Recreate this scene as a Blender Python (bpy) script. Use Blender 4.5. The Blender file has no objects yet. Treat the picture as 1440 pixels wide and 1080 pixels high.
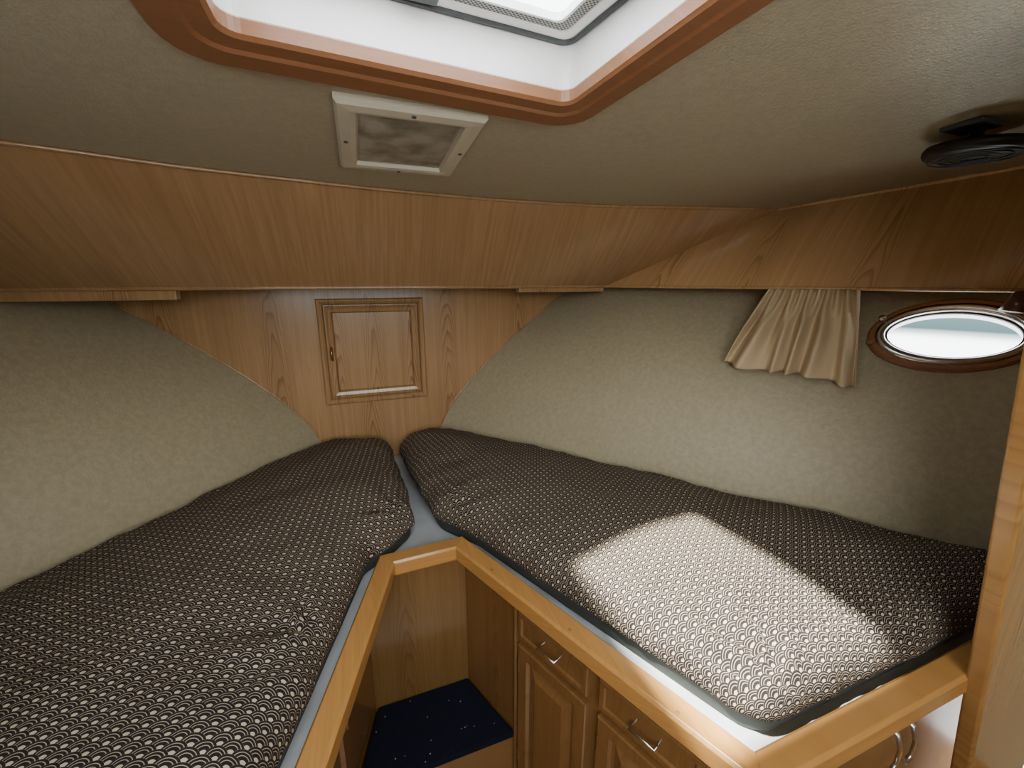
import bpy, bmesh, math
from mathutils import Vector, Matrix, noise
from mathutils.geometry import delaunay_2d_cdt

CZ = 1.62           # eye height above the cabin sole
scene = bpy.context.scene
col = scene.collection

# ------------------------------------------------------------------ node helpers
def newmat(name):
    m = bpy.data.materials.new(name); m.use_nodes = True
    nt = m.node_tree; b = nt.nodes['Principled BSDF']
    return m, nt, b
def N(nt, t, **kw):
    n = nt.nodes.new(t)
    for k, v in kw.items(): setattr(n, k, v)
    return n
def math_(nt, op, a, b=None, c=None):
    n = nt.nodes.new('ShaderNodeMath'); n.operation = op
    for i, v in enumerate((a, b, c)):
        if v is None: continue
        if hasattr(v, 'links'): nt.links.new(v, n.inputs[i])
        else: n.inputs[i].default_value = v
    return n.outputs[0]
def ramp(nt, fac, stops):
    r = nt.nodes.new('ShaderNodeValToRGB')
    while len(r.color_ramp.elements) < len(stops): r.color_ramp.elements.new(0.5)
    for e, (p, c) in zip(r.color_ramp.elements, stops):
        e.position = p; e.color = (c[0], c[1], c[2], 1)
    nt.links.new(fac, r.inputs[0]); return r.outputs[0]
def mix(nt, fac, a, b, bt='MIX'):
    n = nt.nodes.new('ShaderNodeMix'); n.data_type = 'RGBA'; n.blend_type = bt
    for i, v in ((0, fac), (6, a), (7, b)):
        if hasattr(v, 'links'): nt.links.new(v, n.inputs[i])
        elif isinstance(v, (int, float)): n.inputs[i].default_value = v
        else: n.inputs[i].default_value = (v[0], v[1], v[2], 1)
    return n.outputs[2]
def bump(nt, b, h, strength, dist):
    n = nt.nodes.new('ShaderNodeBump'); n.inputs['Strength'].default_value = strength
    n.inputs['Distance'].default_value = dist
    nt.links.new(h, n.inputs['Height']); nt.links.new(n.outputs[0], b.inputs['Normal'])

def plain(name, c, rough=.5, metal=0., coat=0., scale=14, var=.12):
    m, nt, b = newmat(name)
    b.inputs['Roughness'].default_value = rough; b.inputs['Metallic'].default_value = metal
    b.inputs['Coat Weight'].default_value = coat
    tc = N(nt, 'ShaderNodeTexCoord'); no = N(nt, 'ShaderNodeTexNoise')
    no.inputs['Scale'].default_value = scale
    nt.links.new(tc.outputs['Object'], no.inputs['Vector'])
    d = tuple(x*(1-var) for x in c)
    nt.links.new(ramp(nt, no.outputs[0], [(.35, d), (.65, c)]), b.inputs['Base Color'])
    return m

def wood(name, light, dark, across='x', along='z', period=.34, phase=0., rough=.24, coat=.3, fine=1.0, fig=.5):
    """straight-grained veneer with cathedral figure: iso-lines of a*across^2 + b*along"""
    m, nt, b = newmat(name)
    tc = N(nt, 'ShaderNodeTexCoord'); sp = N(nt, 'ShaderNodeSeparateXYZ')
    nt.links.new(tc.outputs['Object'], sp.inputs[0])
    ax = {'x': sp.outputs[0], 'y': sp.outputs[1], 'z': sp.outputs[2]}
    def axis(k):
        if k in ax: return ax[k]
        if len(k) == 2: return math_(nt, 'ADD', ax[k[0]], ax[k[1]])
        return math_(nt, 'SUBTRACT', ax[k[0]], ax[k[2]])        # 'z-y'
    X = axis(across); Z = axis(along)
    def nz(sx, sz, det):
        cb = N(nt, 'ShaderNodeCombineXYZ')
        nt.links.new(math_(nt, 'MULTIPLY', X, sx), cb.inputs[0]); nt.links.new(math_(nt, 'MULTIPLY', Z, sz), cb.inputs[2])
        n = N(nt, 'ShaderNodeTexNoise'); n.inputs['Scale'].default_value = 1; n.inputs['Detail'].default_value = det
        nt.links.new(cb.outputs[0], n.inputs['Vector']); return n.outputs[0]
    n1 = nz(150*fine, 4, 3); n2 = nz(14, 2.2, 2); n3 = nz(5, .6, 2); n4 = nz(45, 1.2, 2)
    d = math_(nt, 'PINGPONG', math_(nt, 'ADD', X, phase), period/2)
    q = math_(nt, 'ADD', math_(nt, 'MULTIPLY', math_(nt, 'MULTIPLY', d, d), 1700), math_(nt, 'MULTIPLY', Z, 9))
    q = math_(nt, 'ADD', q, math_(nt, 'MULTIPLY', n2, 5))
    rg = ramp(nt, math_(nt, 'FRACT', q), [(0, (0, 0, 0)), (.5, (.15, .15, .15)), (.85, (1, 1, 1)), (1, (0, 0, 0))])
    fade = ramp(nt, math_(nt, 'DIVIDE', d, .06), [(0, (1, 1, 1)), (.7, (.7, .7, .7)), (1, (0, 0, 0))])
    g = ramp(nt, n1, [(.34, (0, 0, 0)), (.68, (1, 1, 1))])
    mid = tuple((light[i]*.5+dark[i]*.5) for i in range(3))
    c = mix(nt, math_(nt, 'MULTIPLY', g, .6), light, mid)
    c = mix(nt, math_(nt, 'MULTIPLY', ramp(nt, n4, [(.42, (0, 0, 0)), (.66, (1, 1, 1))]), .55), c, mid)
    c = mix(nt, math_(nt, 'MULTIPLY', math_(nt, 'MULTIPLY', rg, fade), fig), c, dark)
    c = mix(nt, math_(nt, 'MULTIPLY', ramp(nt, n3, [(.35, (0, 0, 0)), (.7, (1, 1, 1))]), .4), c, mid)
    nt.links.new(c, b.inputs['Base Color'])
    b.inputs['Roughness'].default_value = rough; b.inputs['Coat Weight'].default_value = coat
    b.inputs['Coat Roughness'].default_value = .12
    bump(nt, b, g, .10, .001)
    return m

def vinyl(name, c, rough=.50, mott=.10):
    m, nt, b = newmat(name)
    tc = N(nt, 'ShaderNodeTexCoord')
    n1 = N(nt, 'ShaderNodeTexNoise'); n1.inputs['Scale'].default_value = 210; n1.inputs['Detail'].default_value = 3
    n2 = N(nt, 'ShaderNodeTexNoise'); n2.inputs['Scale'].default_value = 60; n2.inputs['Detail'].default_value = 5
    n2.inputs['Roughness'].default_value = .7
    for n in (n1, n2): nt.links.new(tc.outputs['Object'], n.inputs['Vector'])
    d = tuple(x*(1-mott) for x in c); l = tuple(min(1, x*(1+mott*.6)) for x in c)
    nt.links.new(ramp(nt, n2.outputs[0], [(.38, d), (.62, l)]), b.inputs['Base Color'])
    b.inputs['Roughness'].default_value = rough
    s = math_(nt, 'ADD', n1.outputs[0], math_(nt, 'MULTIPLY', n2.outputs[0], 1.0))
    bump(nt, b, s, .5, .002)
    return m

# ------------------------------------------------------------------ materials
M_wood_panel = wood('oak_panel', (.45, .275, .13), (.19, .09, .035), period=.395, phase=.37, fig=.85)
M_wood_slope = wood('oak_beam', (.40, .235, .11), (.19, .10, .042), along='z-y', period=.9, phase=.2, rough=.17, fig=.1, fine=.6)
M_wood_side = wood('oak_side', (.60, .365, .17), (.28, .135, .052), across='y', along='z', period=.32, phase=.03, rough=.17, fig=.8)
M_wood_gold = wood('oak_gold', (.54, .275, .08), (.30, .13, .036), across='x-z', along='y', period=.2, fig=.2, fine=1.2)
M_wood_goldx = wood('oak_gold_x', (.50, .255, .074), (.30, .13, .036), across='z', along='x', period=.2, fig=.2)
M_wood_goldv = wood('oak_gold_v', (.38, .20, .064), (.20, .094, .028), period=.19, phase=.05, fig=.6)
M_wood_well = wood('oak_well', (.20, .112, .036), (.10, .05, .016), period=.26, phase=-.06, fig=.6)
M_wood_cab = wood('oak_cabinet', (.23, .115, .037), (.12, .053, .017), across='y', period=.15, fig=.4)
M_wood_hatch = wood('teak_hatch', (.30, .13, .058), (.16, .065, .028), across='z-y', along='x', period=.2, fig=.1, rough=.42, coat=.05)
M_vinyl = vinyl('hull_lining', (.375, .325, .21))
M_ceil = vinyl('headliner', (.41, .375, .275), rough=.36, mott=.08)
M_white = plain('white_gelcoat', (.90, .90, .89), .35, var=.03)
M_plastic = plain('cream_plastic', (.58, .54, .43), .45, var=.05)
M_lens = plain('smoked_lens', (.36, .37, .33), .15, coat=.5, scale=14, var=.6)
M_black = plain('black_plastic', (.010, .010, .014), .4)
M_gasket = plain('grey_gasket', (.05, .06, .065), .5)
M_steel = plain('stainless', (.62, .62, .62), .22, 1.0)
M_brass = plain('brass', (.45, .28, .10), .3, 1.0)
M_board = plain('painted_board', (.47, .50, .52), .5)
M_liner = plain('mattress_liner', (.045, .052, .046), .85)
M_cloth = plain('curtain_cloth', (.57, .44, .275), .9, var=.05)
M_darkwood = plain('dark_wood', (.10, .035, .02), .3, coat=.3)

def make_glass():
    m, nt, b = newmat('window_glass')
    nt.nodes.remove(b)
    tr = N(nt, 'ShaderNodeBsdfTransparent'); tr.inputs[0].default_value = (.93, .97, .96, 1)
    gl = N(nt, 'ShaderNodeBsdfGlossy'); gl.inputs['Roughness'].default_value = .05
    mx = N(nt, 'ShaderNodeMixShader'); mx.inputs[0].default_value = .06
    nt.links.new(tr.outputs[0], mx.inputs[1]); nt.links.new(gl.outputs[0], mx.inputs[2])
    nt.links.new(mx.outputs[0], nt.nodes['Material Output'].inputs[0]); return m
M_glass = make_glass()

def make_screen():
    m, nt, b = newmat('screen_mesh')
    tc = N(nt, 'ShaderNodeTexCoord'); ch = N(nt, 'ShaderNodeTexChecker'); ch.inputs['Scale'].default_value = 260
    nt.links.new(tc.outputs['Object'], ch.inputs['Vector'])
    nt.links.new(mix(nt, ch.outputs['Fac'], (.08, .09, .09), (.50, .51, .51)), b.inputs['Base Color'])
    b.inputs['Roughness'].default_value = .6; return m
M_screen = make_screen()

def make_carpet():
    m, nt, b = newmat('navy_carpet')
    tc = N(nt, 'ShaderNodeTexCoord'); vo = N(nt, 'ShaderNodeTexVoronoi'); vo.inputs['Scale'].default_value = 38
    nt.links.new(tc.outputs['Object'], vo.inputs['Vector'])
    f = math_(nt, 'LESS_THAN', vo.outputs['Distance'], .075)
    no = N(nt, 'ShaderNodeTexNoise'); no.inputs['Scale'].default_value = 500
    nt.links.new(tc.outputs['Object'], no.inputs['Vector'])
    base = ramp(nt, no.outputs[0], [(.3, (.002, .0025, .007)), (.7, (.006, .008, .019))])
    nt.links.new(mix(nt, f, base, (.45, .42, .36)), b.inputs['Base Color'])
    b.inputs['Roughness'].default_value = .95; b.inputs['Specular IOR Level'].default_value = .2
    bump(nt, b, no.outputs[0], .6, .003); return m
M_carpet = make_carpet()

def make_seigaiha(rotz):
    m, nt, b = newmat('wave_fabric')
    uv = N(nt, 'ShaderNodeUVMap'); uv.uv_map = 'UVMap'
    mp = N(nt, 'ShaderNodeMapping'); mp.inputs['Rotation'].default_value = (0, 0, rotz)
    s = 1/0.0208
    mp.inputs['Scale'].default_value = (s, s, s)
    nt.links.new(uv.outputs[0], mp.inputs['Vector'])
    sp = N(nt, 'ShaderNodeSeparateXYZ'); nt.links.new(mp.outputs[0], sp.inputs[0])
    x, y = sp.outputs[0], sp.outputs[1]
    y2 = math_(nt, 'MULTIPLY', y, 2); k = math_(nt, 'FLOOR', y2)
    dy0 = math_(nt, 'MULTIPLY', math_(nt, 'SUBTRACT', y2, k), .5)
    dx0 = math_(nt, 'PINGPONG', math_(nt, 'SUBTRACT', x, k), 1.0)
    dx1 = math_(nt, 'SUBTRACT', 1.0, dx0)
    def dist(a, c):
        return math_(nt, 'SQRT', math_(nt, 'ADD', math_(nt, 'MULTIPLY', a, a), math_(nt, 'MULTIPLY', c, c)))
    ra = dist(dx1, math_(nt, 'ADD', dy0, .5)); rb = dist(dx0, dy0); rc = dist(dx1, math_(nt, 'SUBTRACT', .5, dy0))
    ina = math_(nt, 'LESS_THAN', ra, 1.0); inb = math_(nt, 'LESS_THAN', rb, 1.0)
    def sel(f, a, c):
        return math_(nt, 'ADD', math_(nt, 'MULTIPLY', f, a), math_(nt, 'MULTIPLY', math_(nt, 'SUBTRACT', 1.0, f), c))
    r = sel(ina, ra, sel(inb, rb, rc))
    lines = math_(nt, 'LESS_THAN', math_(nt, 'ABSOLUTE', math_(nt, 'SUBTRACT', math_(nt, 'FRACT', math_(nt, 'MULTIPLY', r, 4.4)), .5)), .130)
    lines = math_(nt, 'MULTIPLY', lines, math_(nt, 'GREATER_THAN', r, .42))
    cen = math_(nt, 'LESS_THAN', r, .28)
    mask = math_(nt, 'MAXIMUM', math_(nt, 'MULTIPLY', lines, .68), cen)
    nt.links.new(mix(nt, mask, (.016, .011, .012), (.52, .435, .315)), b.inputs['Base Color'])
    b.inputs['Roughness'].default_value = .85
    b.inputs['Specular IOR Level'].default_value = .25
    tc = N(nt, 'ShaderNodeTexCoord'); no = N(nt, 'ShaderNodeTexNoise'); no.inputs['Scale'].default_value = 8
    no.inputs['Detail'].default_value = 3
    nt.links.new(tc.outputs['Object'], no.inputs['Vector'])
    bump(nt, b, no.outputs[0], .55, .025)
    return m

# ------------------------------------------------------------------ mesh helpers
def obj(name, verts, faces, mat, smooth=False, parent=None, uvs=None):
    me = bpy.data.meshes.new(name); me.from_pydata([tuple(v) for v in verts], [], faces)
    me.materials.append(mat); me.update()
    bm = bmesh.new(); bm.from_mesh(me)
    bmesh.ops.recalc_face_normals(bm, faces=bm.faces)
    bm.to_mesh(me); bm.free()
    if smooth:
        for p in me.polygons: p.use_smooth = True
    o = bpy.data.objects.new(name, me); col.objects.link(o)
    if parent: o.parent = parent
    return o
def empty(name, loc=(0, 0, 0)):
    e = bpy.data.objects.new(name, None); e.empty_display_size = .05; col.objects.link(e); return e
def bevel(o, w, seg=2):
    m = o.modifiers.new('bev', 'BEVEL'); m.width = w; m.segments = seg; m.limit_method = 'ANGLE'; return o
def solid(o, t, off=0):
    m = o.modifiers.new('sol', 'SOLIDIFY'); m.thickness = t; m.offset = off; return o
def box(name, x0, x1, y0, y1, z0, z1, mat, parent=None, bev=.003):
    v = [(x, y, z) for x in (x0, x1) for y in (y0, y1) for z in (z0, z1)]
    f = [(0, 1, 3, 2), (4, 6, 7, 5), (0, 4, 5, 1), (2, 3, 7, 6), (0, 2, 6, 4), (1, 5, 7, 3)]
    o = obj(name, v, f, mat, parent=parent)
    if bev: bevel(o, bev)
    return o
def prism(name, pts, z0, z1, mat, parent=None, bev=.003):
    n = len(pts)
    v = [(p[0], p[1], z0) for p in pts]+[(p[0], p[1], z1) for p in pts]
    f = [tuple(range(n)), tuple(range(n, 2*n))]+[(i, (i+1) % n, n+(i+1) % n, n+i) for i in range(n)]
    o = obj(name, v, f, mat, parent=parent)
    if bev: bevel(o, bev)
    return o
def loft(name, loops, mat, cap0=False, cap1=False, smooth=False, parent=None, closed=False):
    n = len(loops[0]); v = [p for l in loops for p in l]; f = []
    m = len(loops)
    for j in range(m if closed else m-1):
        j2 = (j+1) % m
        for i in range(n):
            f.append((j*n+i, j*n+(i+1) % n, j2*n+(i+1) % n, j2*n+i))
    if cap0: f.append(tuple(range(n)))
    if cap1: f.append(tuple(range((m-1)*n, m*n)))
    return obj(name, v, f, mat, smooth, parent)
def strip(name, A, B, mat, nsub=8, parent=None, smooth=True):
    v = []; f = []; n = len(A)
    for j in range(nsub+1):
        t = j/nsub
        for a, b in zip(A, B): v.append(Vector(a).lerp(Vector(b), t))
    for j in range(nsub):
        for i in range(n-1): f.append((j*n+i, j*n+i+1, (j+1)*n+i+1, (j+1)*n+i))
    return obj(name, v, f, mat, smooth, parent)
def panel(name, o, u, v, n, w, h, prof, mat, parent=None, cap=True):
    o, u, v, n = map(Vector, (o, u, v, n)); loops = []
    for ins, d in prof:
        loops.append([o+u*a+v*b+n*d for a, b in ((ins, ins), (w-ins, ins), (w-ins, h-ins), (ins, h-ins))])
    return loft(name, loops, mat, cap1=cap, parent=parent)
def tube(name, pts, r, mat, parent=None, cyc=False):
    c = bpy.data.curves.new(name, 'CURVE'); c.dimensions = '3D'; c.bevel_depth = r; c.bevel_resolution = 3
    s = c.splines.new('POLY'); s.points.add(len(pts)-1)
    for p, q in zip(s.points, pts): p.co = (q[0], q[1], q[2], 1)
    s.use_cyclic_u = cyc; c.use_fill_caps = True; c.materials.append(mat)
    o = bpy.data.objects.new(name, c); col.objects.link(o)
    if parent: o.parent = parent
    return o
def interp(tab, x):
    tab = sorted(tab)
    if x <= tab[0][0]:
        (a, b), (c, d) = tab[0], tab[1]
    elif x >= tab[-1][0]:
        (a, b), (c, d) = tab[-2], tab[-1]
    else:
        for (a, b), (c, d) in zip(tab, tab[1:]):
            if a <= x <= c: break
    return b+(d-b)*(x-a)/(c-a)
def sweep(name, path, prof, mat, parent=None, bev=0):
    P = [Vector(p) for p in path]; loops = []
    for i, p in enumerate(P):
        ns = []
        if i > 0: d = (P[i]-P[i-1]).normalized(); ns.append(Vector((d.y, -d.x)))
        if i < len(P)-1: d = (P[i+1]-P[i]).normalized(); ns.append(Vector((d.y, -d.x)))
        if len(ns) == 2:
            m = (ns[0]+ns[1]).normalized(); m = m/m.dot(ns[0])
        else: m = ns[0]
        loops.append([(p.x+m.x*o, p.y+m.y*o, z) for o, z in prof])
    o = loft(name, loops, mat, True, True, parent=parent)
    if bev: bevel(o, bev)
    return o
def disc(name, c, axis, r, h, mat, parent=None, seg=32, prof=None):
    c = Vector(c); axis = Vector(axis).normalized()
    a = axis.orthogonal().normalized(); b = axis.cross(a)
    prof = prof or [(1, 0), (1, .7), (.9, 1)]
    loops = [[c+axis*(h*z)+(a*math.cos(t*2*math.pi/seg)+b*math.sin(t*2*math.pi/seg))*r*k for t in range(seg)] for k, z in prof]
    return loft(name, loops, mat, True, True, True, parent)

# ------------------------------------------------------------------ surfaces of the cabin
MID = .07
A_t = [(2.1, .38), (1.73, .69), (1.30, 1.04), (.907, 1.35), (.51, 1.65), (.2, 1.85)]
B_t = [(2.1, 1.13), (1.8, 1.30), (1.3, 1.58), (.9, 1.76), (.6, 1.86), (.2, 1.95)]
def hull(y, z):
    a = interp(A_t, y); b = interp(B_t, y); t = (z-CZ+.73)/.704
    g = t**1.32 if t > 0 else t*.45
    return a+(b-a)*g
def C(x, y): return 2.03-.07*y-.012*x*x
ZS = CZ-.026

# hull linings
PYC, PZC, PA, PB = .735, CZ-.168, .150, .083
def hull_mesh(name, side):
    ys = [.30+i*(1.80/150) for i in range(151)]; zs = [CZ-1.0+i*(.974/90) for i in range(91)]
    v = []; f = []; n = len(ys)
    for z in zs:
        for y in ys:
            x = hull(y, z); v.append((x if side > 0 else 2*MID-x, y, z))
    for j in range(90):
        for i in range(150):
            yc = (ys[i]+ys[i+1])/2; zc = (zs[j]+zs[j+1])/2
            if ((yc-PYC)/(PA+.012))**2+((zc-PZC)/(PB+.012))**2 < 1: continue
            f.append((j*n+i, j*n+i+1, (j+1)*n+i+1, (j+1)*n+i))
    return obj(name, v, f, M_vinyl, True)
hull_mesh('wall_starboard', 1); hull_mesh('wall_port', -1)

# forward bulkhead
sec = [CZ-1.0+i*(.974/30) for i in range(31)]
right = [(hull(2.1, z), 2.1, z) for z in sec]
left = [(2*MID-hull(2.1, z), 2.1, z) for z in reversed(sec)]
v = right+left; fw = obj('wall_front', v, [tuple(range(len(v)))], M_wood_panel)
tube('trim_1', [(p[0]-.004, 2.094, p[2]) for p in right[8:]], .004, M_wood_panel)
tube('trim_2', [(p[0]+.004, 2.094, p[2]) for p in left[:-8]], .004, M_wood_panel)

# ceiling with hatch opening
HX0, HX1, HY0, HY1 = -.150, .425, .215, .832
def sk(x, y):   # skewed off square; starboard edge flared aft to stretch the sun patch
    return (x+.15*max(0, min(1, (x-.1)/.33))*(.832-y), y+.075*(x-.43)*max(0, min(1, (y-.2)/.6)))
xs = sorted(set([round(-1.95+.13*i, 4) for i in range(31)]+[HX0-.02, HX1+.07]))
ys = sorted(set([round(-.85+.145*i, 4) for i in range(21)]+[HY0-.02, HY1+.01]))
v = [(x, y, C(x, y)) for y in ys for x in xs]; f = []
n = len(xs)
for j in range(len(ys)-1):
    for i in range(n-1):
        if HX0-.021 < (xs[i]+xs[i+1])/2 < HX1+.071 and HY0-.021 < (ys[j]+ys[j+1])/2 < HY1+.011: continue
        f.append((j*n+i, j*n+i+1, (j+1)*n+i+1, (j+1)*n+i))
obj('ceiling', v, f, M_ceil, True)

# sloped beam panel across the bow
tab = [(-1.55, 1.25), (-.72, 1.364), (-.43, 1.47), (.09, 1.56), (.55, 1.575), (.95, 1.53), (1.643, 1.317)]
def smooth_tab(x): return (interp(tab, x-.12)+interp(tab, x)*2+interp(tab, x+.12))/4 if -1.4 < x < 1.5 else interp(tab, x)
TX = [-1.55+i*(3.193/40) for i in range(41)]
top = [(x, smooth_tab(x), C(x, smooth_tab(x))-.001) for x in TX]
bot = [(-1.2+(i/40)*2.35, 1.80, ZS) for i in range(41)]
strip('trim_3', top, bot, M_wood_slope, 10)
tube('trim_4', [(p[0], p[1]-.004, p[2]-.004) for p in top], .006, M_wood_slope)
tube('trim_5', [(p[0], p[1]-.002, p[2]) for p in bot], .007, M_wood_slope)
def resamp(pts, k):
    P = [Vector(p) for p in pts]; L = [0]
    for a, b in zip(P, P[1:]): L.append(L[-1]+(b-a).length)
    out = []
    for i in range(k+1):
        s = L[-1]*i/k
        for j in range(len(P)-1):
            if s <= L[j+1]+1e-9: break
        out.append(P[j].lerp(P[j+1], (s-L[j])/(L[j+1]-L[j])))
    return out
def cp(x, y): return (x, y, C(x, y)-.001)
fb = resamp([(1.15, 1.80, ZS), (1.75, .61, ZS), (1.88, .30, ZS)], 30)
ft = resamp([cp(1.643, 1.317), cp(1.82, .71), cp(1.92, .30)], 30)
strip('trim_6', ft, fb, M_wood_side, 8)
tube('trim_7', [(p[0]-.004, p[1], p[2]-.004) for p in ft], .006, M_wood_side)
tube('trim_8', [(p[0]-.002, p[1], p[2]) for p in fb], .006, M_wood_side)
fbl = resamp([(-1.2, 1.80, ZS), (-1.62, .61, ZS), (-1.74, .30, ZS)], 30)
ftl = resamp([cp(-1.55, 1.25), cp(-1.70, .71), cp(-1.78, .30)], 30)
strip('trim_9', ftl, fbl, M_wood_side, 8)
sp = [(p[0], p[1], ZS) for p in fb]
so = [(hull(p[1], ZS)+.02, p[1], ZS) for p in fb]
strip('trim_10', sp, so, M_wood_panel, 1)
spl = [(p[0], p[1], ZS) for p in fbl]; sol = [(2*MID-hull(p[1], ZS)-.02, p[1], ZS) for p in fbl]
strip('trim_11', spl, sol, M_wood_panel, 1)
obj('trim_12', [(-1.25, 1.8, ZS), (1.32, 1.8, ZS), (1.15, 2.1, ZS), (-1.02, 2.1, ZS)], [(0, 1, 2, 3)], M_wood_panel)
box('trim_13', -1.17, -.60, 1.81, 1.85, ZS-.04, ZS-.001, M_wood_panel)
box('trim_14', .70, 1.15, 1.81, 1.85, ZS-.026, ZS-.001, M_wood_panel)

# floor, and added unseen walls behind the camera; their gap sets the fill light
obj('floor', [(-1.7, -.85, 0), (1.9, -.85, 0), (1.9, 2.1, 0), (-1.7, 2.1, 0)], [(0, 1, 2, 3)], M_wood_cab)
box('light_baffle_aft_port', -1.7, -.95, -.87, -.85, 0, 2.05, M_vinyl, bev=0)
box('light_baffle_aft_starboard', .75, 1.92, -.87, -.85, 0, 2.05, M_vinyl, bev=0)
box('light_baffle_aft_sill', -.95, .75, -.87, -.85, 0, 1.25, M_vinyl, bev=0)
box('light_baffle_side_port', -1.72, -1.70, -.87, .32, 0, 2.04, M_vinyl, bev=0)
box('light_baffle_side_starboard', 1.90, 1.92, -.87, .32, 0, 2.04, M_vinyl, bev=0)

# locker door on the bulkhead
ld = empty('locker_door')
M_door = wood('oak_door', (.45, .275, .13), (.19, .09, .035), period=.17, phase=-.06, fig=.75)
panel('leaf', (-.18, 2.099, CZ-.578), (1, 0, 0), (0, 0, 1), (0, -1, 0), .48, .50,
      [(0, 0), (0, .020), (.006, .030), (.014, .032), (.024, .024), (.030, .008), (.034, .008), (.036, .022), (.046, .028), (.060, .024), (.067, .006), (.072, .006)],
      M_door, ld)
tube('pull', [(-.132, 2.080, CZ-.36), (-.132, 2.055, CZ-.355), (-.132, 2.055, CZ-.305), (-.132, 2.080, CZ-.30)], .006, M_brass, ld)

# ------------------------------------------------------------------ berth base, rails, well
L0, L1, R1, R0 = (-.257, .385), (0, 1.215), (.269, 1.225), (.622, .385)
rprof = [(-.004, .712), (-.004, .768), (.002, .774), (.046, .774), (.053, .768), (.053, .728), (.046, .718), (.012, .718), (.012, .712)]
rl = empty('berth_rail')
def rail(name, path, mat):
    i, j = path
    full = [(-1.0, .385), L0, L1, R1, R0, (1.45, .385)]
    P = [Vector(p) for p in full]; loops = []
    for q in (i, j):
        ns = []
        if q > 0: d = (P[q]-P[q-1]).normalized(); ns.append(Vector((d.y, -d.x)))
        if q < len(P)-1: d = (P[q+1]-P[q]).normalized(); ns.append(Vector((d.y, -d.x)))
        if len(ns) == 2:
            m = (ns[0]+ns[1]).normalized(); m = m/m.dot(ns[0])
        else: m = ns[0]
        loops.append([(P[q].x+m.x*o, P[q].y+m.y*o, z) for o, z in rprof])
    o = loft(name, loops, mat, True, True, parent=rl); bevel(o, .0012); return o
rail('foot_port', (0, 1), M_wood_goldx); rail('side_port', (1, 2), M_wood_gold); rail('front', (2, 3), M_wood_goldx)
rail('side_starboard', (3, 4), M_wood_gold); rail('foot_starboard', (4, 5), M_wood_goldx)
bz = CZ-.885
hl = [2.09-.1*i for i in range(17)]+[.40]
poly = [(2*MID-hull(y, bz), y) for y in reversed(hl)]+[(hull(y, bz), y) for y in hl]
poly += [(.64, .40), (R1[0]+.004, R1[1]+.004), (L1[0]-.004, L1[1]+.004), (-.27, .40)]
prism('berth_platform', poly, bz-.018, bz, M_board, bev=0)

def face(name, path, mat, o0, z1=.711):
    return sweep(name, path, [(o0-.022, 0), (o0-.022, z1), (o0, z1), (o0, 0)], mat)
PO = -.045                       # port face is set back under the rail
cs = empty('berth_cabinet')
face('carcass', [R1, R0, (1.45, .385)], M_wood_cab, .012).parent = cs
cpz = empty('berth_cabinet')
face('carcass', [(-1.0, .385), L0, (L1[0]-.002, L1[1]+.0)], M_wood_cab, PO).parent = cpz
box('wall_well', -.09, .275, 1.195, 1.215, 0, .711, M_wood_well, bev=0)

DP = [(0, 0), (0, .014), (.003, .017), (.036, .017), (.042, .007), (.050, .007), (.075, .019), (.08, .019)]
DR = [(0, 0), (0, .014), (.003, .017), (.014, .017), (.018, .012), (.022, .012)]
def pull(parent, c, u, n, L=.06):
    c, u, n = map(Vector, (c, u, n))
    tube('pull', [c-u*L/2, c-u*L/2+n*.022, c+u*L/2+n*.022, c+u*L/2], .0035, M_steel, parent)
def fit(parent, o, u, n, s0, s1, off, mat):
    o, u, n = Vector((*o, 0)), Vector((*u, 0)), Vector((*n, 0)); z = Vector((0, 0, 1)); b = o+n*off
    panel('drawer', b+u*s0+z*.600, u, z, n, s1-s0, .09, DR, mat, parent)
    panel('door', b+u*s0+z*.06, u, z, n, s1-s0, .515, DP, mat, parent)
    pull(parent, b+u*(s0+s1)/2+z*.645+n*.012, u, n)
    for zz in (.15, .50):
        q = b+u*(s0+.004)+z*zz+n*.016
        tube('hinge', [q-z*.02, q+z*.02], .004, M_brass, parent)
def unit(a, b):
    d = (Vector(b)-Vector(a)).normalized(); return (d.x, d.y)
ur = unit(R1, R0); nr = (ur[1], -ur[0])
fit(cs, R1, ur, nr, .305, .555, .012, M_wood_cab); fit(cs, R1, ur, nr, .590, .84, .012, M_wood_cab)
ul = unit(L1, L0); nl = (-ul[1], ul[0])
fit(cpz, L1, ul, nl, .305, .555, PO, M_wood_cab); fit(cpz, L1, ul, nl, .575, .80, PO, M_wood_cab)
tube('stile_bead', [(R1[0]+ur[0]*.285+nr[0]*.016, R1[1]+ur[1]*.285+nr[1]*.016, z) for z in (.0, .71)], .008, M_wood_cab, cs)
for k, xx in enumerate((1.03, 1.085)):
    zz = .625
    tube('latch_hook_%d' % k, [(xx, .372, zz+.035), (xx, .355, zz+.03), (xx, .345, zz), (xx, .345, zz-.04), (xx-.018, .345, zz-.052), (xx-.028, .345, zz-.04)], .005, M_steel, cs)
    box('latch_plate_%d' % k, xx-.009, xx+.009, .366, .373, zz+.01, zz+.05, M_brass, cs)
for k, s in enumerate((.20, .50, .78)):
    disc('dowel_%d' % k, (R1[0]+ur[0]*s+nr[0]*.036, R1[1]+ur[1]*s+nr[1]*.036, .7736), (0, 0, 1), .0045, .0008, M_wood_goldv, rl, 14)

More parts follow.
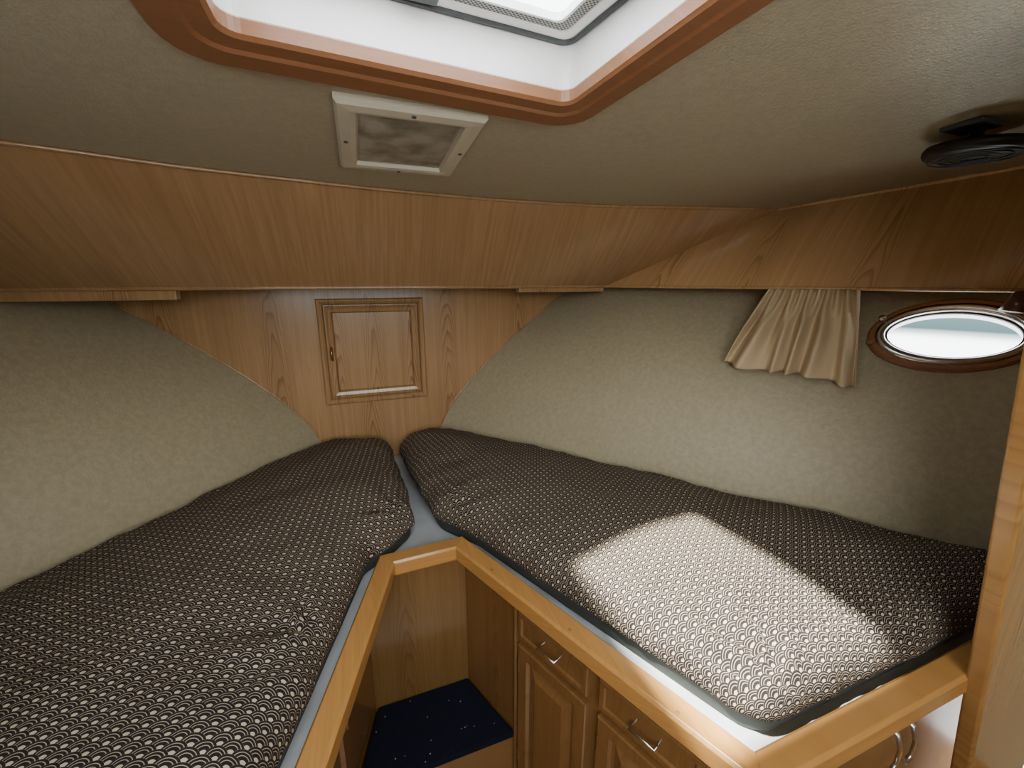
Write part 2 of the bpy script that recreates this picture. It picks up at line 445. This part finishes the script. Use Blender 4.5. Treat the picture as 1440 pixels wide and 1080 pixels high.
# step
st = empty('carpeted_step')
def xr(y): return R1[0]+.42*(R1[1]-y)-.016
def xl(y): return L1[0]-.31*(L1[1]-y)-.043
sy0, sy1 = .965, 1.193
pts = [(xl(sy0), sy0), (xr(sy0), sy0), (xr(sy1), sy1), (xl(sy1), sy1)]
prism('riser', pts, 0, .183, M_wood_cab, st)
pts2 = [(xl(sy0), sy0-.012), (xr(sy0), sy0-.012), (xr(sy1), sy1), (xl(sy1), sy1)]
prism('carpet', pts2, .184, .205, M_carpet, st, bev=.008)

# ------------------------------------------------------------------ mattresses
def fillet(pts, radii, seg=8):
    out = []; n = len(pts)
    for i in range(n):
        p = Vector(pts[i]); a = Vector(pts[i-1]); b = Vector(pts[(i+1) % n]); r = radii[i]
        if r <= 0: out.append(p); continue
        da = (a-p).normalized(); db = (b-p).normalized()
        ang = da.angle(db); L = min(r/math.tan(ang/2), (a-p).length*.48, (b-p).length*.48)
        s = p+da*L; e = p+db*L
        for k in range(seg+1):
            t = k/seg; out.append(s*(1-t)**2+p*2*t*(1-t)+e*t*t)
    return out
def resample2(pts, sp):
    P = list(pts)+[pts[0]]; L = [0]
    for a, b in zip(P, P[1:]): L.append(L[-1]+(b-a).length)
    n = int(L[-1]/sp); out = []; j = 0
    for i in range(n):
        s = L[-1]*i/n
        while s > L[j+1]: j += 1
        out.append(P[j].lerp(P[j+1], (s-L[j])/max(1e-9, L[j+1]-L[j])))
    return out
def inside(p, poly):
    c = False; n = len(poly)
    for i in range(n):
        a, b = poly[i], poly[i-1]
        if (a.y > p.y) != (b.y > p.y) and p.x < (b.x-a.x)*(p.y-a.y)/(b.y-a.y)+a.x: c = not c
    return c
def mattress(name, pts, radii, z0, z1, mat, corners, r=.076):
    out = resample2(fillet(pts, radii), .013); n = len(out)
    area = sum(out[i-1].x*out[i].y-out[i].x*out[i-1].y for i in range(n))
    sgn = 1 if area > 0 else -1
    nm = []
    for i in range(n):
        t = (out[(i+3) % n]-out[i-3]).normalized(); nm.append(Vector((t.y, -t.x))*sgn)
    ZL = z0+.045        # top of the plain liner band
    prof = [(.030, z0), (.014, z0+.001), (.008, z0+.014), (.008, ZL-.003), (-.001, ZL+.003), (-.008, ZL+.014), (-.008, z1-r-.003)]
    for k in range(1, 12):
        a = k/11*math.pi/2; prof.append((r-(r+.008)*math.cos(a) if k < 11 else r, z1-r+r*math.sin(a)))
    arcs = [0]
    for (i0, a0), (i1, a1) in zip(prof, prof[1:]): arcs.append(arcs[-1]+math.hypot(i1-i0, a1-a0))
    tot = arcs[-1]
    CS = [Vector(c) for c in corners]
    def wr(x, y):
        v = Vector((x*4.5, y*4.5, z0)); w = .013*noise.noise(v)+.006*noise.noise(v*3)
        p = Vector((x, y))
        for c in CS:                      # gathered fabric radiating from the corner tucks
            d = (p-c).length
            if d < .32:
                a = math.atan2(p.y-c.y, p.x-c.x)
                w += .012*(1-d/.32)**1.3*min(1, d/.05)*math.sin(a*8+4*noise.noise(Vector((d*9, a, 0))))
        return w
    bm = bmesh.new(); uvl = bm.loops.layers.uv.new('UVMap')
    rows = []; uvr = []
    for (ins, z), ar in zip(prof, arcs):
        row = []; uvrow = []
        for p, m in zip(out, nm):
            q = p-m*ins; k = max(0, (z-ZL)/(z1-ZL)); w = wr(q.x, q.y)*k
            e = (.010*noise.noise(Vector((q.x*9, q.y*9, z*7)))+.006*noise.noise(Vector((q.x*26, q.y*26, z*8))))*(1 if z > ZL+.004 and ar < tot-.001 else 0)
            row.append(bm.verts.new((q.x+m.x*e, q.y+m.y*e, z+w)))
            uvrow.append((p-m*r)+m*(tot-ar))
        rows.append(row); uvr.append(uvrow)
    for j in range(len(rows)-1):
        for i in range(n):
            i2 = (i+1) % n
            f = bm.faces.new((rows[j][i], rows[j][i2], rows[j+1][i2], rows[j+1][i])); f.smooth = True
            f.material_index = 1 if prof[j+1][1] < ZL else 0
            for l, q in zip(f.loops, (uvr[j][i], uvr[j][i2], uvr[j+1][i2], uvr[j+1][i])): l[uvl].uv = q
    f = bm.faces.new(rows[0]); f.material_index = 1
    inner = [p-m*r for p, m in zip(out, nm)]
    pp = list(inner); x0 = min(p.x for p in pp); x1 = max(p.x for p in pp); y0 = min(p.y for p in pp); y1 = max(p.y for p in pp)
    x = x0
    while x < x1:
        y = y0
        while y < y1:
            q = Vector((x, y))
            if inside(q, inner) and min((q-a).length for a in inner) > .014: pp.append(q)
            y += .024
        x += .024
    res = delaunay_2d_cdt(pp, [(i, (i+1) % n) for i in range(n)], [], 1, 1e-6)
    vs = []
    for q in res[0]:
        d = min((q-a).length for a in inner); t = min(1, d/.24)
        vs.append(bm.verts.new((q.x, q.y, z1+wr(q.x, q.y)+.030*t*(2-t))))
    for t in res[2]:
        try: f = bm.faces.new([vs[i] for i in t])
        except ValueError: continue
        f.smooth = True
        for l in f.loops: l[uvl].uv = (l.vert.co.x, l.vert.co.y)
    bmesh.ops.remove_doubles(bm, verts=bm.verts, dist=.0008)
    bmesh.ops.recalc_face_normals(bm, faces=bm.faces)
    me = bpy.data.meshes.new(name); bm.to_mesh(me); bm.free()
    me.materials.append(mat); me.materials.append(M_liner)
    o = bpy.data.objects.new(name, me); col.objects.link(o); return o
def Ay(y): return interp(A_t, y)-.012
Z0, Z1 = CZ-.883, CZ-.733
rp = [(.132, 2.03), (.205, 1.34), (.308, 1.195), (.664, .405), (1.70, .405)]+[(Ay(y), y) for y in (.51, .907, 1.30, 1.73, 2.04)]+[(.30, 2.075)]
mattress('mattress', rp, [.10, .12, .10, .10, .09, 0, 0, 0, 0, .06, .05], Z0, Z1, make_seigaiha(math.radians(-10)), [(.22, 1.29), (.68, .43)])
lp = [(.085, 2.03), (.120, 1.33), (.030, 1.228), (-.040, 1.18), (-.282, .405), (2*MID-1.70, .405)]+[(2*MID-Ay(y), y) for y in (.51, .907, 1.30, 1.73, 2.04)]+[(-.15, 2.075)]
mattress('mattress', lp, [.10, .07, .05, .05, .10, .09, 0, 0, 0, 0, .06, .05], Z0, Z1, make_seigaiha(math.radians(8)), [(.10, 1.29), (-.13, .85)])

# ------------------------------------------------------------------ roof hatch
def rrect(x0, x1, y0, y1, r, seg=8):
    out = []
    for cx, cy, a0 in ((x1-r, y1-r, 0), (x0+r, y1-r, 90), (x0+r, y0+r, 180), (x1-r, y0+r, 270)):
        for k in range(seg+1):
            a = math.radians(a0+90*k/seg); out.append((cx+r*math.cos(a), cy+r*math.sin(a)))
    return [sk(*p) for p in out]
def hl_(off, dz, flat=None):
    ox = off*.82 if off > 0 else off
    return [(x, y, (C(x, y) if flat is None else flat)+dz) for x, y in rrect(HX0-off, HX1+ox, HY0-off, HY1+off, .026+max(off*.5, -.012), 5)]
ht = empty('roof_hatch')
loft('wood_frame', [hl_(.090, .004), hl_(.090, -.010), hl_(.084, -.016), hl_(.040, -.018), (hl_(.034, -.014)), hl_(.006, -.014), hl_(0, -.009), hl_(0, .012)], M_wood_hatch, parent=ht)
ZH = 2.062
loft('trunk', [hl_(.06, 0, ZH+.002), hl_(0, 0, ZH+.002), hl_(0, .010)], M_white, parent=ht)
loft('gasket', [hl_(.001, -.003, ZH), hl_(-.004, -.009, ZH), hl_(-.011, -.009, ZH), hl_(-.013, -.003, ZH)], M_gasket, closed=True, parent=ht)
loft('lid_frame', [hl_(-.012, -.004, ZH), hl_(-.018, -.006, ZH), hl_(-.034, -.006, ZH), hl_(-.034, .010, ZH)], M_white, parent=ht)
loft('screen_track', [hl_(-.034, -.003, ZH), hl_(-.056, -.003, ZH), hl_(-.056, .006, ZH)], M_screen, parent=ht)
loft('screen_edge', [hl_(-.056, -.006, ZH), hl_(-.061, -.006, ZH), hl_(-.061, .006, ZH), hl_(-.056, .006, ZH)], M_steel, closed=True, parent=ht)
gp = hl_(-.02, .012, ZH)
obj('pane', gp, [tuple(range(len(gp)))], M_glass, parent=ht)
box('catch', .10, .16, HY1-.072, HY1-.05, ZH-.016, ZH-.004, M_gasket, ht)

# ------------------------------------------------------------------ ceiling light
cl = empty('ceiling_light')
u = Vector((1, 0, -.003)).normalized(); vv = Vector((0, 1, -.07)).normalized(); nn = -(u.cross(vv)).normalized()
o = Vector((-.012, .942, C(.1, .942)+.001))
panel('bezel', o, u, vv, nn, .305, .385, [(0, 0), (0, .012), (.006, .018), (.028, .020), (.040, .018), (.046, .006), (.046, .004)], M_plastic, cl, cap=False)
panel('lens', o, u, vv, nn, .305, .385, [(.044, .008), (.050, .011), (.060, .012)], M_lens, cl)
for a, b_ in ((.152, .018), (.152, .367), (.018, .19), (.287, .19)):
    disc('screw', o+u*a+vv*b_+nn*.018, nn, .005, .003, M_gasket, cl, 12)

# ------------------------------------------------------------------ cabin fan (black, round)
fn = empty('cabin_fan')
fx, fy = 1.345, .62; fz = C(fx, fy)
box('base', fx-.045, fx+.045, fy-.03, fy+.045, fz-.010, fz+.002, M_gasket, fn, bev=.004)
tube('arm', [(fx, fy, fz-.008), (fx+.02, fy, fz-.03)], .012, M_black, fn)
disc('housing', (fx+.045, fy+.010, fz-.060), (0.03, -.05, 1), .094, .026, M_black, fn, 48,
     [(.55, -.1), (.62, 0), (.9, 0), (.97, .08), (1, .3), (1, .6), (.95, .9), (.8, 1), (.4, 1.15)])
for k in range(4):
    rr = .025+.018*k
    tube('grille_%d' % k, [(fx+.045+rr*math.cos(a*math.pi/16), fy+.010+rr*math.sin(a*math.pi/16), fz-.065) for a in range(32)], .002, M_gasket, fn, True)

# ------------------------------------------------------------------ portholes (starboard in view, its twin to port)
def porthole(side):
    ph = empty('porthole'); e = .01
    def H(y, z): return Vector((hull(y, z) if side > 0 else 2*MID-hull(y, z), y, z))
    pn = (H(PYC+e, PZC)-H(PYC-e, PZC)).cross(H(PYC, PZC+e)-H(PYC, PZC-e)).normalized()
    if pn.x*side > 0: pn = -pn
    def pl(o, h):
        return [H(PYC+(PA+o)*math.cos(2*math.pi*k/56), PZC+(PB+o)*math.sin(2*math.pi*k/56))+pn*h for k in range(56)]
    loft('wood_ring', [pl(.026, -.002), pl(.026, .012), pl(.020, .018), pl(.008, .018), pl(.004, .010), pl(.004, -.02)], M_wood_hatch, parent=ph)
    loft('metal_ring', [pl(.010, .012), pl(.008, .024), pl(-.008, .026), pl(-.013, .018), pl(-.015, -.03)], M_steel, smooth=True, parent=ph)
    loft('spigot', [pl(.001, .0), pl(.001, -.06)], M_white, parent=ph)
    loft('seal', [pl(-.012, .010), pl(-.018, .010), pl(-.018, .002), pl(-.012, .002)], M_gasket, closed=True, parent=ph)
    g = pl(-.010, .004); obj('pane', g, [tuple(range(len(g)))], M_glass, parent=ph)
    for ang, mt in ((20, M_steel), (-24, M_wood_hatch)):
        t = math.radians(ang); q = H(PYC+(PA+.022)*math.cos(t), PZC+(PB+.018)*math.sin(t))
        disc('dog', q+pn*.014, pn, .011, .014, mt, ph, 16)
        if ang > 0: tube('dog_bolt', [q+pn*.02, q+pn*.045-Vector((0, 0, .012))], .004, M_steel, ph)
porthole(1); porthole(-1)

# ------------------------------------------------------------------ curtain
T0, T1 = Vector((1.465, 1.165, ZS-.004)), Vector((1.592, .930, ZS-.004))
B0, B1 = Vector((1.318, 1.195, CZ-.300)), Vector((1.518, .845, CZ-.345))
nc = Vector((-.88, -.46, .1)).normalized()
v = []; f = []; NU, NV = 160, 34
for j in range(NV+1):
    t = j/NV
    for i in range(NU+1):
        s = i/NU; tt = t**1.15 if t > .12 else t*.7
        p = T0.lerp(T1, s).lerp(B0.lerp(B1, s), tt)
        warp = s+.05*math.sin(s*11+1)*t
        pa = warp*2*math.pi*10.5
        pb = warp*2*math.pi*6.0+1.1*math.sin(s*5+t*1.5)+.5
        k = min(1, max(0, (t-.10)/.45)); k = k*k*(3-2*k)
        pinch = math.exp(-((t-.15)/.05)**2)
        p = p+nc*((1-k)*(.015-.006*pinch)*math.sin(pa)+k*.028*math.sin(pb)*(1+.25*math.sin(s*13))+.004*math.sin(pb*2.1+t*4)*k+.014)
        p.z -= .010*math.sin(s*6+.5)*t+.004*k*math.sin(pb)
        v.append(p)
for j in range(NV):
    for i in range(NU): f.append((j*(NU+1)+i, j*(NU+1)+i+1, (j+1)*(NU+1)+i+1, (j+1)*(NU+1)+i))
cu = obj('curtain', v, f, M_cloth, True); solid(cu, .002)

# ------------------------------------------------------------------ doorway: leaning post + bulkheads
def px_(z): return 1.18-.25*((z-CZ)+.80)
zt = 1.96
v = []
for y in (.304, .338):
    for z in (0, zt):
        v += [(px_(z), y, z), (px_(z)+.085, y, z)]
pf = [(0, 1, 3, 2), (4, 6, 7, 5), (0, 4, 5, 1), (2, 3, 7, 6), (0, 2, 6, 4), (1, 5, 7, 3)]
df = empty('door_frame')
bevel(obj('jamb_post', v, pf, M_wood_goldv, parent=df), .006, 3)
def xo(z): return hull(.32, min(z, ZS)) if z > .62 else 1.6
zz = [0, .62, .75, .9, 1.1, 1.3, 1.5, ZS, 1.96]
v = [(px_(z)+.06, .325, z) for z in zz]+[(xo(z)+.05, .325, z) for z in reversed(zz)]
solid(obj('wall_aft_starboard', v, [tuple(range(len(v)))], M_wood_goldv), .02)
v = [(-.62, .325, z) for z in zz]+[(2*MID-xo(z)-.05, .325, z) for z in reversed(zz)]
solid(obj('wall_aft_port', v, [tuple(range(len(v)))], M_wood_goldv), .02)
wl = empty('wall_lamp')
disc('shade', (1.725, .605, ZS-.004), (-.15, .05, -1), .034, .055, M_darkwood, wl, 20, [(.35, -.05), (.6, .1), (.7, .5), (1, 1)])

# ------------------------------------------------------------------ light
w = bpy.data.worlds.new('World'); scene.world = w; w.use_nodes = True; nt = w.node_tree
bg = nt.nodes['Background']
tc = N(nt, 'ShaderNodeTexCoord'); s_ = N(nt, 'ShaderNodeSeparateXYZ'); nt.links.new(tc.outputs['Generated'], s_.inputs[0])
nt.links.new(ramp(nt, math_(nt, 'MULTIPLY_ADD', s_.outputs[2], .5, .5), [(.40, (.80, .82, .80)), (.452, (1, 1, 1)), (.459, (.04, .062, .066)), (.50, (.07, .11, .12)), (.53, (1, 1, 1)), (1, (.92, .96, 1))]), bg.inputs[0])
bg.inputs[1].default_value = 9.0
sd = bpy.data.lights.new('sun', 'SUN'); sd.energy = 40; sd.angle = math.radians(2.6); sd.color = (1, .95, .85)
so_ = bpy.data.objects.new('sun', sd); col.objects.link(so_); so_.location = (-1, 0, 4)
so_.rotation_euler = Vector((.49, .10, -1)).to_track_quat('-Z', 'Y').to_euler()

# ------------------------------------------------------------------ camera
cd = bpy.data.cameras.new('camera'); cam = bpy.data.objects.new('camera', cd); col.objects.link(cam)
cd.sensor_width = 36; cd.lens = 14.5; cd.clip_start = .01
F = Vector((.3350, .9104, -.2425)).normalized(); R = Vector((.9385, -.3453, 0)).normalized(); U = R.cross(F).normalized()
M = Matrix((R, U, -F)).transposed().to_4x4(); M.translation = (0, 0, CZ); cam.matrix_world = M
scene.camera = cam
